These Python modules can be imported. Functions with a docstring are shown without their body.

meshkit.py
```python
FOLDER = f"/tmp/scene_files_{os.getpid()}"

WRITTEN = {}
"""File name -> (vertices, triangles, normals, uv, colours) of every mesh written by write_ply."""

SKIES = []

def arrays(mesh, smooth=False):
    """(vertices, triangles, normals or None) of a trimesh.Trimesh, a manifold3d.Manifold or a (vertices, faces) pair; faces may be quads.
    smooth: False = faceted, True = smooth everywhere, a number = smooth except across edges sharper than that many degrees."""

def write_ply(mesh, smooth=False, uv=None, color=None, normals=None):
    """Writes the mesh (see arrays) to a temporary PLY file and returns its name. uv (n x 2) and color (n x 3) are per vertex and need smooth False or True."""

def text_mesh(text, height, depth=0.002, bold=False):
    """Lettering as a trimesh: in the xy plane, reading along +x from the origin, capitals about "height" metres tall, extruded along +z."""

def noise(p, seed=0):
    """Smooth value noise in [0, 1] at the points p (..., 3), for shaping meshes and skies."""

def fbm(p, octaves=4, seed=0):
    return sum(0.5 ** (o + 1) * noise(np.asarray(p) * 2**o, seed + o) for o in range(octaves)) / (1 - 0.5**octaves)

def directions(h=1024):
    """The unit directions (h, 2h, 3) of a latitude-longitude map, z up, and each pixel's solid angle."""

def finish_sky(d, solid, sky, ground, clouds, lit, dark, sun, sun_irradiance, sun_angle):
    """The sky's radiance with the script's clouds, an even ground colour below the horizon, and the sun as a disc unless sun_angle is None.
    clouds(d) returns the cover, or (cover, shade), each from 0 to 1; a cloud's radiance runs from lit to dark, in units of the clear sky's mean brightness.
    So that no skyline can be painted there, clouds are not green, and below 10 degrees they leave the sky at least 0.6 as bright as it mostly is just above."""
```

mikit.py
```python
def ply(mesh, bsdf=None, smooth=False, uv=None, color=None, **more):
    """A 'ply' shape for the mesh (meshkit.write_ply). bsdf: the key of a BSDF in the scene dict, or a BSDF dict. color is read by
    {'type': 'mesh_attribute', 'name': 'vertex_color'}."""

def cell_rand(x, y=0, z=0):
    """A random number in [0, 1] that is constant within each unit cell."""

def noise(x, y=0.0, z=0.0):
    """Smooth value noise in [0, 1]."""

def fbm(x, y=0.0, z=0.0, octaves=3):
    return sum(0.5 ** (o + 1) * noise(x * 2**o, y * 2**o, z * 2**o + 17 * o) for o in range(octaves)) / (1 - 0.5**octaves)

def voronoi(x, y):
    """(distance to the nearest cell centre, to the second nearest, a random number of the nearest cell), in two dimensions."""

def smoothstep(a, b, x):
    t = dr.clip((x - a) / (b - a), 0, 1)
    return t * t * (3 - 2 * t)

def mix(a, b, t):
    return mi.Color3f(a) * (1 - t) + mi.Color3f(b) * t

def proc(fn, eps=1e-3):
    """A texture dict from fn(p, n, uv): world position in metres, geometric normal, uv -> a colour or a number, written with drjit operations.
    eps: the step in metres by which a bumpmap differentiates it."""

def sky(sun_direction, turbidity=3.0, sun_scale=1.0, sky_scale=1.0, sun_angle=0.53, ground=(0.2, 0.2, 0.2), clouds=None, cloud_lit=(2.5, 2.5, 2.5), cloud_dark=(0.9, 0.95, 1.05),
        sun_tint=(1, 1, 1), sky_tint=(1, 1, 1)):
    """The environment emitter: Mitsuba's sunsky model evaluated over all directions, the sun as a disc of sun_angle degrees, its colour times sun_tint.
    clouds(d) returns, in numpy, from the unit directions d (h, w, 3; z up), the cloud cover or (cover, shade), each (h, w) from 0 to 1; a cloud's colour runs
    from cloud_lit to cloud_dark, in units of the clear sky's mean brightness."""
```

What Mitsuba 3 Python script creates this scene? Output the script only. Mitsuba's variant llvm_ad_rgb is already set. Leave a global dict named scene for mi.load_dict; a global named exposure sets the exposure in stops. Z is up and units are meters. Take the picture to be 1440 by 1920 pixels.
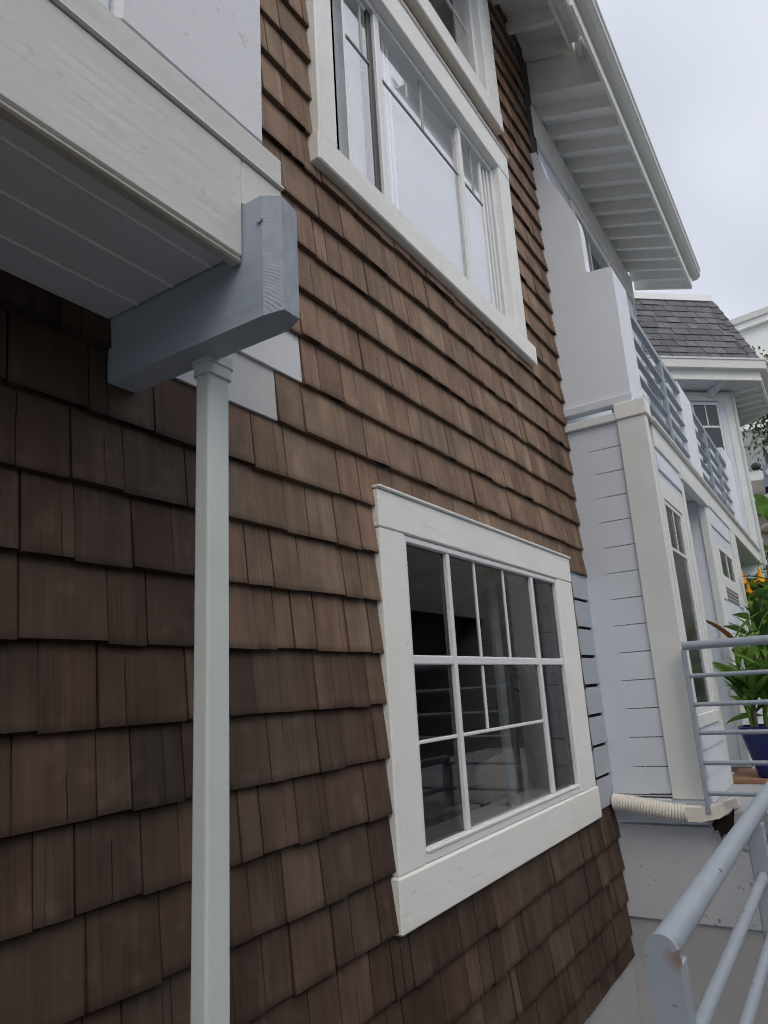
import math, numpy as np, trimesh, mitsuba as mi, drjit as dr, mikit, meshkit
import manifold3d as m3
from shapely.geometry import Polygon, box as sbox
from mikit import proc, noise, fbm, smoothstep, mix, cell_rand

scene, labels = {'type': 'scene'}, {}
rng = np.random.default_rng(7)

# ------------------------------------------------------------------ camera, sky, exposure
def _cam():
    yaw, pitch, roll = math.radians(32.2), math.radians(14.38), math.radians(-3.365)
    f = np.array([-math.sin(yaw) * math.cos(pitch), math.cos(yaw) * math.cos(pitch), math.sin(pitch)])
    r = np.array([math.cos(yaw), math.sin(yaw), 0.0])
    u = np.cross(r, f)
    up = np.cross(r * math.cos(roll) + u * math.sin(roll), f)
    return f, up
_f, _up = _cam()
CAM = np.array([1.35, 0.0, 0.0])
scene['camera'] = {'type': 'perspective', 'fov': math.degrees(2 * math.atan(720 / 1325.0)), 'fov_axis': 'x',
                   'near_clip': 0.02, 'far_clip': 800.0,
                   'to_world': mi.ScalarTransform4f().look_at(origin=CAM.tolist(), target=(CAM + _f).tolist(), up=_up.tolist())}

def clouds(d):
    a, e = np.arctan2(d[..., 1], d[..., 0]), d[..., 2]
    s = np.zeros(e.shape)
    for k, (fx, fy, ph, w) in enumerate([(2, 5, .3, .5), (5, 9, 1.7, .28), (9, 17, 4.1, .16), (17, 23, 2.2, .08)]):
        s += w * np.sin(fx * a + ph + 1.3 * np.sin(fy * e + k)) * np.cos(fy * e + 2 * ph + np.sin(fx * a * 1.5))
    return np.ones(e.shape), np.clip(0.45 + 0.95 * s, 0, 1)
scene['sky'] = mikit.sky([0.50, -0.46, 0.72], turbidity=4, sun_scale=0.3, sun_angle=34, sun_tint=(.90, .97, 1.10), ground=(0.24, 0.24, 0.24),
                         clouds=clouds, cloud_lit=(2.72, 2.84, 3.12), cloud_dark=(1.95, 2.07, 2.40))
exposure = 1.6

# ------------------------------------------------------------------ materials
def mat(name, color, rough=0.6, spec=0.3, bump=None, scale=1.0, eps=1e-3, two=True, **kw):
    b = {'type': 'principled', 'base_color': color if isinstance(color, dict) else {'type': 'rgb', 'value': list(color)},
         'roughness': rough, 'specular': spec, **kw}
    if bump is not None:
        b = {'type': 'bumpmap', 'arbitrary': proc(bump, eps), 'scale': scale, 'bsdf': b}
    scene[name] = {'type': 'twosided', 'bsdf': b} if two else b

def V(*c): return mi.Color3f(*c)

def shingle_color(p, n, uv):
    i = dr.floor(uv.x)
    u = uv.x - i
    level = dr.floor(uv.y)
    v = uv.y - level
    r1, r2, r3, r4 = cell_rand(i, 1), cell_rand(i, 2), cell_rand(i, 3), cell_rand(i, 5)
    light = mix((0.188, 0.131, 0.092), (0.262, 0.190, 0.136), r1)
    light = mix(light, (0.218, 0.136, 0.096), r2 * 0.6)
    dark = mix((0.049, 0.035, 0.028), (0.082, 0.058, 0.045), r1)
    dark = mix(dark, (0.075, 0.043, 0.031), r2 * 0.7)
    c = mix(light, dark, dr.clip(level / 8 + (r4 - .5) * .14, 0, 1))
    streak = fbm(p.y * 46 + r3 * 50, p.z * 2.2, r2 * 9, 3)
    fine = noise(p.y * 330, p.z * 9.0, r1 * 9)
    blot = fbm(p.y * 9 + r1 * 4, p.z * 6 + r2 * 5, 0.0, 3)
    k = (0.76 + 0.48 * streak) * (0.86 + 0.28 * fine) * (0.62 + 0.76 * blot)
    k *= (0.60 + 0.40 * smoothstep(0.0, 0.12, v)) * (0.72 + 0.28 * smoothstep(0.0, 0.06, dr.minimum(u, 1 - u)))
    at = 0.2 + 0.6 * cell_rand(i, 6) + 0.02 * noise(v * 6, i)
    split = smoothstep(0.012, 0.004, dr.abs(u - at)) * dr.select(cell_rand(i, 7) > .62, 1.0, 0.0) * smoothstep(.35 + .6 * r4, .25 + .6 * r4, v)
    k *= 1 - 0.75 * split
    lich = smoothstep(0.66, 0.78, fbm(p.y * 16, p.z * 16, 5.0, 3))
    return mix(c * k, c * k * 1.3 + mi.Color3f(0.014), lich * 0.4)
def shingle_bump(p, n, uv):
    i = dr.floor(uv.x)
    return 0.0010 * fbm(p.y * 120 + cell_rand(i, 4) * 9, p.z * 6, 0.0, 3)
mat('shingle_wood', proc(shingle_color), 0.7, 0.16, shingle_bump, 1.0, 8e-4)

# all painted wood, stucco, soil and stone: ONE material; each mesh carries the number of its paint in uv.x
PAINTS, PT = {}, []
def painted(name, base, along=None, dirt=0.25, amp=0.0011, grainf=70.0, stain=(0.30, 0.27, 0.22), chips=0.0, big=0.14):
    PAINTS[name] = len(PT)
    g = {None: (grainf, grainf, grainf), 'x': (3.5, grainf, grainf), 'y': (grainf, 3.5, grainf), 'z': (grainf, grainf, 3.5)}[along]
    PT.append((*base, *g, dirt, amp, *stain, chips, big))
painted('dirty_edge', (0.40, 0.38, 0.33), 'y', dirt=1.0, amp=0.002, stain=(.13, .10, .075), chips=.8)
painted('trim_white', (0.78, 0.79, 0.76), 'y', dirt=.42)
painted('trim_white_upright', (0.78, 0.79, 0.76), 'z', dirt=.42)
painted('fascia_paint', (0.60, 0.60, 0.575), 'y', dirt=0.32, amp=0.0014, grainf=80.0)
painted('beam_paint', (0.33, 0.38, 0.44), 'x', dirt=0.2, amp=0.0016, stain=(0.16, 0.18, 0.2))
painted('siding_paint', (0.60, 0.645, 0.705), 'x', dirt=0.10, amp=0.0004)
painted('pale_trim', (0.67, 0.685, 0.67), 'z', dirt=0.18, amp=0.0005)
painted('soffit_paint', (0.54, 0.57, 0.60), 'y', dirt=0.2, amp=0.0005)
painted('eave_paint', (0.80, 0.80, 0.78), 'x', dirt=0.2, amp=0.0005)
painted('pipe_white', (0.56, 0.615, 0.595), 'z', dirt=0.14, amp=0.0003, grainf=20)
painted('painted_shingle_grey', (0.36, 0.40, 0.45), 'z', dirt=0.2, amp=0.0012)
painted('painted_shingle_white', (0.60, 0.61, 0.635), 'z', dirt=0.1, amp=0.0010)
painted('painted_shingle_beige', (0.47, 0.475, 0.47), 'z', dirt=0.15, amp=0.0010)
painted('stucco_white', (0.68, 0.695, 0.73), amp=0.0016, grainf=24, dirt=0.2, chips=.3)
painted('stucco_smooth', (0.695, 0.73, 0.785), amp=0.0006, grainf=55, dirt=0.05)
painted('stucco_grey', (0.52, 0.54, 0.575), amp=0.001, grainf=55, chips=.9, dirt=.15)
painted('foundation_grey', (0.40, 0.41, 0.42), amp=0.001, grainf=55, chips=.12, dirt=.2)
painted('landing_paint', (0.36, 0.37, 0.39), amp=0.0018, grainf=30, chips=.8, dirt=.3)
painted('far_white', (0.85, 0.87, 0.855), amp=0.0, dirt=0)
painted('hose_cream', (0.70, 0.68, 0.61), amp=0.0, grainf=40, dirt=.6, stain=(0.33, 0.30, 0.24))
painted('hill_soil', (0.13, 0.115, 0.09), amp=0.004, grainf=20, dirt=1.0, stain=(.12, .09, .06), big=.9)
painted('rock_stone', (0.34, 0.29, 0.23), amp=0.004, grainf=20, dirt=.8, stain=(.16, .13, .10), big=.6)
painted('concrete', (0.32, 0.32, 0.31), amp=0.001, grainf=20, dirt=.6, stain=(.2, .2, .19), big=.4)
_T = [mi.Float([float(row[i]) for row in PT]) for i in range(len(PT[0]))]
dr.eval(*_T)
def prm(uv, *cols):
    i = mi.UInt32(dr.clip(uv.x, 0, len(PT) - .5))
    return [dr.gather(mi.Float, _T[c], i) for c in cols]
def paint_col(p, n, uv):
    r, g, b, ga, gb, gc, dirt, sr, sg, sb, ch, bg = prm(uv, 0, 1, 2, 3, 4, 5, 6, 8, 9, 10, 11, 12)
    big = fbm(p.x * 3 + p.y * 2.1, p.y * 1.3 + p.z * 2.0, p.z * 2.5 + p.x, 3)
    gr = fbm(p.x * ga, p.y * gb, p.z * gc, 3)
    sp = fbm(p.x * 42, p.y * 42, p.z * 42, 3)
    t = dr.clip(dirt * (smoothstep(0.5, 0.85, big) * 0.35 + smoothstep(0.74, 0.82, sp) * 0.6 + smoothstep(0.66, 0.8, gr) * 0.3), 0, 1)
    chip = smoothstep(.60, .66, 0.6 * sp + .4 * gr) * smoothstep(0.50, 0.6, big) * ch
    base = mi.Color3f(r, g, b) * (1 - .5 * bg + bg * big)
    return mix(mix(base, mi.Color3f(sr, sg, sb), t), (0.24, 0.23, 0.22), chip)
def paint_bump(p, n, uv):
    ga, gb, gc, amp = prm(uv, 3, 4, 5, 7)
    return amp * (fbm(p.x * ga, p.y * gb, p.z * gc, 3) + 0.15 * smoothstep(0.6, 0.75, noise(p.x * 60, p.y * 25, p.z * 60)))
mat('paint', proc(paint_col), 0.5, 0.32, paint_bump, 1.0, 8e-4)

mat('dark_trim', (.050, .043, .045), .7, .2)
mat('siding_dark', (.12, .13, .14), .8, .1)
mat('backing', (0.018, 0.014, 0.012), 0.9, 0.1)
mat('vinyl', (0.70, 0.715, 0.725), 0.35, 0.5)
mat('vinyl_grey', (0.30, 0.31, 0.32), 0.4, 0.5)
mat('gutter_metal', (0.62, 0.63, 0.61), 0.35, 0.5)
mat('flashing', (0.62, 0.62, 0.61), 0.3, 0.6, metallic=0.35)
def rail_col(p, n, uv):
    w = fbm(p.x * 14, p.y * 14, p.z * 14, 3)
    rust = smoothstep(0.75, 0.82, fbm(p.x * 45, p.y * 35, p.z * 45, 4))
    near = smoothstep(0.034, 0.0, dr.sqrt(dr.square(p.x - 1.028) + dr.square(p.y - 1.333) + dr.square(p.z + 0.442)))
    rust = dr.clip(rust + near * smoothstep(0.40, 0.55, fbm(p.x * 50, p.y * 50, p.z * 50, 3)), 0, 1)
    return mix(mi.Color3f(0.30, 0.345, 0.40) * (0.93 + 0.14 * w), (0.20, 0.085, 0.03), rust * 0.8)
mat('rail_paint', proc(rail_col), 0.38, 0.5)
mat('slat_paint', (0.26, 0.30, 0.345), 0.42, 0.45)
def roof_col(p, n, uv):
    i = dr.floor(uv.x)
    g = fbm(p.x * 60, p.y * 60, p.z * 60, 2)
    c = mix((0.125, 0.129, 0.138), (0.190, 0.194, 0.206), cell_rand(i, 1))
    return c * (0.6 + 0.8 * g)
mat('asphalt_shingle', proc(roof_col), 0.9, 0.15)
mat('blue_glaze', (0.006, 0.011, 0.090), 0.25, 0.35, clearcoat=0.2, clearcoat_gloss=0.9)
mat('soil', (0.03, 0.022, 0.015), 0.95, 0.1)
mat('tile_brown', (0.26, 0.15, 0.10), 0.8, 0.2)
scene['glass'] = {'type': 'thindielectric', 'int_ior': 1.5}
scene['screened_glass'] = {'type': 'thindielectric', 'int_ior': 1.5, 'specular_transmittance': {'type': 'rgb', 'value': [.22, .23, .24]}, 'specular_reflectance': {'type': 'rgb', 'value': [.6, .6, .6]}}
scene['tinted_glass'] = {'type': 'thindielectric', 'int_ior': 1.5, 'specular_transmittance': {'type': 'rgb', 'value': [.55, .57, .58]}, 'specular_reflectance': {'type': 'rgb', 'value': [.75, .75, .75]}}
scene['coated_glass'] = {'type': 'thindielectric', 'int_ior': 2.9}
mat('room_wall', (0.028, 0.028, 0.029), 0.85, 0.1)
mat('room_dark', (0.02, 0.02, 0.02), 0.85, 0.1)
mat('shade_fabric', (0.50, 0.53, 0.57), 0.9, 0.1)
mat('sheer_curtain', (0.80, 0.82, 0.84), 0.9, 0.1)
mat('cushion_beige', (0.52, 0.44, 0.33), 0.9, 0.1)
mat('cushion_olive', (0.27, 0.27, 0.12), 0.9, 0.1)
mat('linen', (0.40, 0.47, 0.50), 0.9, 0.1)
mat('wood_table', (0.42, 0.36, 0.27), 0.5, 0.3)
mat('black_plastic', (0.02, 0.02, 0.022), 0.35, 0.5)
mat('car_paint', (0.16, 0.19, 0.25), 0.25, 0.5, clearcoat=0.7)
mat('tyre', (0.02, 0.02, 0.02), 0.85, 0.2)
mat('chrome', (0.5, 0.5, 0.52), 0.2, 0.5, metallic=0.8)
mat('wire_metal', (0.35, 0.36, 0.36), 0.45, 0.5, metallic=0.4)
mat('seat_cream', (0.55, 0.48, 0.34), 0.8, 0.2)
mat('window_dark', (0.03, 0.04, 0.045), 0.12, 0.6)
mat('panel_grey', (0.36, 0.38, 0.39), 0.6, 0.3)
mat('window_blue', (0.20, 0.27, 0.34), 0.15, 0.6)
mat('bark', (0.11, 0.09, 0.065), 0.9, 0.1)
mat('trumpet_orange', (0.85, 0.34, 0.02), 0.6, 0.2)
mat('dry_leaf', (0.22, 0.10, 0.035), 0.8, 0.2)
LEAVES = {'leaf_dark': (0.045, 0.095, 0.026), 'leaf_mid': (0.115, 0.22, 0.045), 'leaf_light': (0.22, 0.36, 0.08), 'leaf_banana': (0.20, 0.36, 0.09), 'leaf_tree': (0.14, 0.17, 0.06)}
_L = [mi.Float([float(v[i]) for v in LEAVES.values()]) for i in range(3)]
dr.eval(*_L)
def leaf_col(p, n, uv):
    i = mi.UInt32(dr.clip(uv.x, 0, len(LEAVES) - .5))
    return mi.Color3f(*[dr.gather(mi.Float, c, i) for c in _L]) * (0.6 + 0.8 * noise(p.x * 13, p.y * 13, p.z * 13))
scene['leaf_green'] = {'type': 'principledthin', 'base_color': proc(leaf_col), 'roughness': 0.4, 'diff_trans': 0.7, 'spec_trans': 0.0, 'eta': 1.4}
mat('neighbour_paint', (0.115, 0.117, 0.12), 0.8, 0.2)

# ------------------------------------------------------------------ helpers
used = {}
def numbered(name):
    k = used.get(name, -1) + 1
    used[name] = k
    return name if k == 0 else f'{name}_{k:03d}'
def add(name, mesh, bsdf, parent=None, smooth=False, **kw):
    key = numbered((parent + '__' if parent else '') + name)
    mesh, bsdf, smooth, kw = painted_mesh(mesh, bsdf, smooth, kw)
    scene[key] = mikit.ply(mesh, bsdf, smooth=smooth, **kw)
    return key
def painted_mesh(mesh, bsdf, smooth, kw):
    """gives a mesh in one of the PAINTS or LEAVES the uv that names it"""
    table = PAINTS if bsdf in PAINTS else LEAVES if bsdf in LEAVES else None
    if table is None: return mesh, bsdf, smooth, kw
    v, f, _ = meshkit.arrays(mesh)
    if smooth not in (True, False): # split sharp edges first, so that smooth=True is right
        mm = trimesh.graph.smooth_shade(trimesh.Trimesh(v, f, process=True), angle=math.radians(smooth), facet_minarea=None)
        v, f, smooth = np.array(mm.vertices), np.array(mm.faces), True
    return trimesh.Trimesh(v, f, process=False), ('paint' if table is PAINTS else 'leaf_green'), smooth, {**kw, 'uv': np.tile([list(table).index(bsdf) + .5, .5], (len(v), 1))}
def put(key, mesh, bsdf):
    mesh, bsdf, smooth, kw = painted_mesh(mesh, bsdf, False, {})
    scene[key] = mikit.ply(mesh, bsdf, smooth=smooth, **kw)
def thing(name, label, cat, group=None):
    k = numbered(name); tag(k, label, cat, group); return k
def tag(k, label, cat, group=None):
    labels[k] = {'label': label, 'category': cat}
    if group: labels[k]['group'] = group
def struct(name, mesh, bsdf, **kw):
    k = add(name, mesh, bsdf, **kw); labels[k] = {'label': name.replace('_', ' '), 'kind': 'structure'}; return k
def cat(ms): return trimesh.util.concatenate(ms)
def bx(x0, x1, y0, y1, z0, z1, b=0.004):
    b = min(b, (x1 - x0) * .3, (y1 - y0) * .3, (z1 - z0) * .3)
    P = []
    for sx in (0, 1):
        for sy in (0, 1):
            for sz in (0, 1):
                c = np.array([(x0, x1)[sx], (y0, y1)[sy], (z0, z1)[sz]], float)
                s = np.array([1 - 2 * sx, 1 - 2 * sy, 1 - 2 * sz]) * b
                for a in range(3):
                    q = c.copy(); q += s; q[a] -= s[a]; P.append(q)
    return hull(P)
def hull(P):
    m = m3.Manifold.hull_points(np.asarray(P, float)).to_mesh()
    return trimesh.Trimesh(m.vert_properties[:, :3], m.tri_verts, process=False)
def prism_yz(poly, x0, x1):      # polygon in (y, z), pushed from x0 to x1
    m = trimesh.creation.extrude_polygon(poly, x1 - x0)
    v = m.vertices
    return trimesh.Trimesh(np.stack([v[:, 2] + x0, v[:, 0], v[:, 1]], 1), m.faces, process=False)
def prism_xz(poly, y0, y1):      # polygon in (x, z)
    m = trimesh.creation.extrude_polygon(poly, y1 - y0)
    v = m.vertices
    return trimesh.Trimesh(np.stack([v[:, 0], v[:, 2] + y0, v[:, 1]], 1), m.faces[:, ::-1], process=False)
def prism_xy(poly, z0, z1):
    m = trimesh.creation.extrude_polygon(poly, z1 - z0); m.apply_translation([0, 0, z0]); return m
def tube(pts, r, n=14, cap=True):
    p = np.asarray(pts, float); r = np.broadcast_to(r, (len(p),)).astype(float)
    t = np.gradient(p, axis=0); t /= np.linalg.norm(t, axis=1, keepdims=True)
    ref = np.array([0, 0, 1.0]) if abs(t[0][2]) < .9 else np.array([1.0, 0, 0])
    a = np.cross(t, ref); a /= np.linalg.norm(a, axis=1, keepdims=True); b = np.cross(t, a)
    ang = np.arange(n) * 2 * np.pi / n
    v = p[:, None] + r[:, None, None] * (np.cos(ang)[None, :, None] * a[:, None] + np.sin(ang)[None, :, None] * b[:, None])
    F = []
    for i in range(len(p) - 1):
        for j in range(n):
            k = (j + 1) % n
            F += [[i * n + j, i * n + k, (i + 1) * n + k], [i * n + j, (i + 1) * n + k, (i + 1) * n + j]]
    V_ = v.reshape(-1, 3)
    if cap:
        V_ = np.vstack([V_, p[0], p[-1]]); c0, c1 = len(V_) - 2, len(V_) - 1; L = (len(p) - 1) * n
        for j in range(n):
            k = (j + 1) % n
            F += [[c0, k, j], [c1, L + j, L + k]]
    return trimesh.Trimesh(V_, F, process=False)
def lathe(prof, c, n=32):
    prof = np.asarray(prof, float); m = len(prof); ang = np.arange(n) * 2 * np.pi / n
    v = np.stack([prof[:, None, 0] * np.cos(ang), prof[:, None, 0] * np.sin(ang), np.broadcast_to(prof[:, 1:2], (m, n))], -1).reshape(-1, 3) + np.asarray(c)
    F = []
    for i in range(m - 1):
        for j in range(n):
            k = (j + 1) % n
            F += [[i * n + j, i * n + k, (i + 1) * n + k], [i * n + j, (i + 1) * n + k, (i + 1) * n + j]]
    return trimesh.Trimesh(v, F, process=False)
def pane_sheet(x, y0, y1, z0, z1):
    return (np.array([[x, y0, z0], [x, y1, z0], [x, y1, z1], [x, y0, z1]]), np.array([[0, 1, 2], [0, 2, 3]]))
def pix(P):
    r = np.cross(_f, _up); q = np.asarray(P, float) - CAM
    d = q @ _f
    return 384 + (q @ r) / d * 706.7, 512 - (q @ _up) / d * 706.7, d

YC = 4.5   # the inner corner between the shingled wall and the grey wing

# ------------------------------------------------------------------ shingled house: wall
H = thing('shingled_house', 'house with brown wood shingle wall, white trimmed windows and balcony overhang', 'house')
WINS = [dict(op=(2.22, 3.87, -0.56, 0.57), cas=(2.05, 4.12, -0.727, 0.715)),
        dict(op=(1.88, 3.64, 2.03, 3.16), cas=(1.765, 3.81, 1.90, 3.335)),
        dict(op=(1.90, 3.60, 3.665, 4.70), cas=(1.75, 3.795, 3.52, 4.84))]
WALL = H + '__wall'
poly = sbox(-4.0, -1.505, YC, 4.95)
for w in WINS:
    y0, y1, z0, z1 = w['op']; poly = poly.difference(sbox(y0 - .01, z0 - .01, y1 + .01, z1 + .01))
scene[numbered(WALL)] = mikit.ply(prism_yz(poly, -0.14, 0.0), 'backing')
add('foundation', bx(-0.14, 0.004, -4.0, YC, -4.0, -1.5125), 'foundation_grey', H)

EXP, Z0 = 0.1712, 0.137
records = []
def wedge(y0, y1, z0, z1, lz0, jit, tb, idx, tone):
    """a tapered shingle: thick at its butt (lz0), thin where it goes under the next course"""
    L = EXP + 0.03
    def xf(z): return 0.0045 + tb * (1 - np.clip((z - lz0) / L, 0, 1))
    a, b = jit[:2] if abs(z0 - lz0) < 1e-6 else (0, 0)
    c = 0.0015
    c1, c2 = jit[2:] if len(jit) > 2 else (0, 0)
    v = np.array([[xf(z0) + .001 + c1, y0, z0 + a], [xf(z0) + .001 + c2, y1, z0 + b], [xf(z1), y1, z1], [xf(z1), y0, z1],
                  [0.001, y0, z0 + a], [0.001, y1, z0 + b], [0.001, y1, z1], [0.001, y0, z1]])
    f = np.array([[0, 1, 2], [0, 2, 3], [4, 6, 5], [4, 7, 6], [0, 4, 5], [0, 5, 1], [1, 5, 6], [1, 6, 2], [3, 2, 6], [3, 6, 7], [0, 3, 7], [0, 7, 4]])
    vv = np.clip((v[:, 2] - lz0) / EXP, 0.0, 0.99)
    uu = (v[:, 1] - y0) / (y1 - y0) * .96 + .02
    uv = np.stack([idx + uu, tone + vv], 1)
    return v, f, uv
n_id = 0
for k in range(-10, 29):
    z0 = Z0 + k * EXP; z1 = z0 + EXP + 0.03
    if k < -10: continue
    y = -1.6 + rng.uniform(0, .12)
    cuts = []
    if k == 5: cuts = [(1.05, 1.665, 'painted_shingle_white')]
    if k == 4: cuts = [(1.05, 1.54, 'painted_shingle_beige')]
    if -5 <= k <= 2: cuts = [(4.19, 4.50, 'painted_shingle_grey')]
    edges = [y]
    while y < YC:
        w = float(np.clip(rng.gamma(7.0, 0.0205), 0.062, 0.27)); y += w; edges.append(min(y, YC))
    for c0, c1, _ in cuts:
        edges = [e for e in edges if not (c0 - .03 < e < c1 + .03)] + [c0, c1]
        if c1 >= YC: edges = [e for e in edges if e <= YC]
    edges = sorted(set(edges))
    for a, b in zip(edges[:-1], edges[1:]):
        if b - a < .02: continue
        gap = rng.choice([.0009, .0015, .0025, .0045], p=[.3, .35, .25, .1])
        a2, b2 = a + gap, b - gap if b < YC - .01 else b - .001
        paint = next((m for c0, c1, m in cuts if a >= c0 - 1e-6 and b <= c1 + 1e-6), None)
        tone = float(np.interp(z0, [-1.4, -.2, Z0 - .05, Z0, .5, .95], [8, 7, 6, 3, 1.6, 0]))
        if a < 1.19 and z0 < (.75 if a > .9 else 1.0): tone = 8  # balcony shade painted into these shingles as the darkest tone
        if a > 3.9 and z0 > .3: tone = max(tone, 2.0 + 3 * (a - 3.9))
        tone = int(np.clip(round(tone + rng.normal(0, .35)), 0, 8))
        jit = np.concatenate([rng.normal(0, .0024, 1) + rng.normal(0, .0012, 2), np.abs(rng.normal(0, .0016, 2))]); tb = 0.0210 + rng.normal(0, .0022)
        if paint: tb, jit = .013, np.zeros(4)
        rects = [(a2, b2, z0, z1)]
        for w in WINS:
            cy0, cy1, cz0, cz1 = w['cas']; R = (cy0 + .02, cy1 - .02, cz0 + .02, cz1 - .02)
            out = []
            for (p0, p1, q0, q1) in rects:
                if p1 <= R[0] or p0 >= R[1] or q1 <= R[2] or q0 >= R[3]: out.append((p0, p1, q0, q1)); continue
                if p0 < R[0]: out.append((p0, R[0], q0, q1)); p0 = R[0]
                if p1 > R[1]: out.append((R[1], p1, q0, q1)); p1 = R[1]
                if q0 < R[2]: out.append((p0, p1, q0, R[2]))
                if q1 > R[3]: out.append((p0, p1, R[3], q1))
            rects = out
        for r in rects:
            if r[1] - r[0] < .004 or r[3] - r[2] < .012: continue
            if k <= -10: r = (r[0], r[1], max(r[2], -1.512), r[3])
            n_id += 1
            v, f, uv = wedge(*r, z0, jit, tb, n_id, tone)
            px, py, d = pix((v[0] + v[2]) / 2)
            ax, ay, _ = pix(v[0]); bx_, by_, _ = pix(v[1]); cx, cy, _ = pix(v[3])
            area = abs((bx_ - ax) * (cy - ay) - (by_ - ay) * (cx - ax))
            if d < .2 or not (-25 < px < 793 and -25 < py < 1049): area = 0
            records.append((area, v, f, uv, paint))
records.sort(key=lambda r: -r[0])
n_big, rest = 0, []
for area, v, f, uv, paint in records:
    if paint:
        if v[:, 1].min() > 4:
            v = v.copy(); v[:, 2] = np.where(v[:, 2] < v[:, 2].mean(), v[:, 2] + .019, v[:, 2] - .03); v[:4, 0] = .018; v[:, 1] = np.where(v[:, 1] < 4.35, v[:, 1] + .012, v[:, 1])  # gaps opened to the dark backing stand in for butt and casing shadows
        add('painted_shingle', (v, f), paint, WALL)
    elif n_big < 300 and area > 0:
        n_big += 1
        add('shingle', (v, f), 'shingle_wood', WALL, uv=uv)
    else: rest.append((v, f, uv))
vs, fs, us, o = [], [], [], 0
for v, f, uv in rest:
    vs.append(v); fs.append(f + o); us.append(uv); o += len(v)
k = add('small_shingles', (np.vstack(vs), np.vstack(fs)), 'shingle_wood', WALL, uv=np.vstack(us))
labels[k] = {'label': 'rest of the brown wood shingles', 'kind': 'stuff'}

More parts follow.
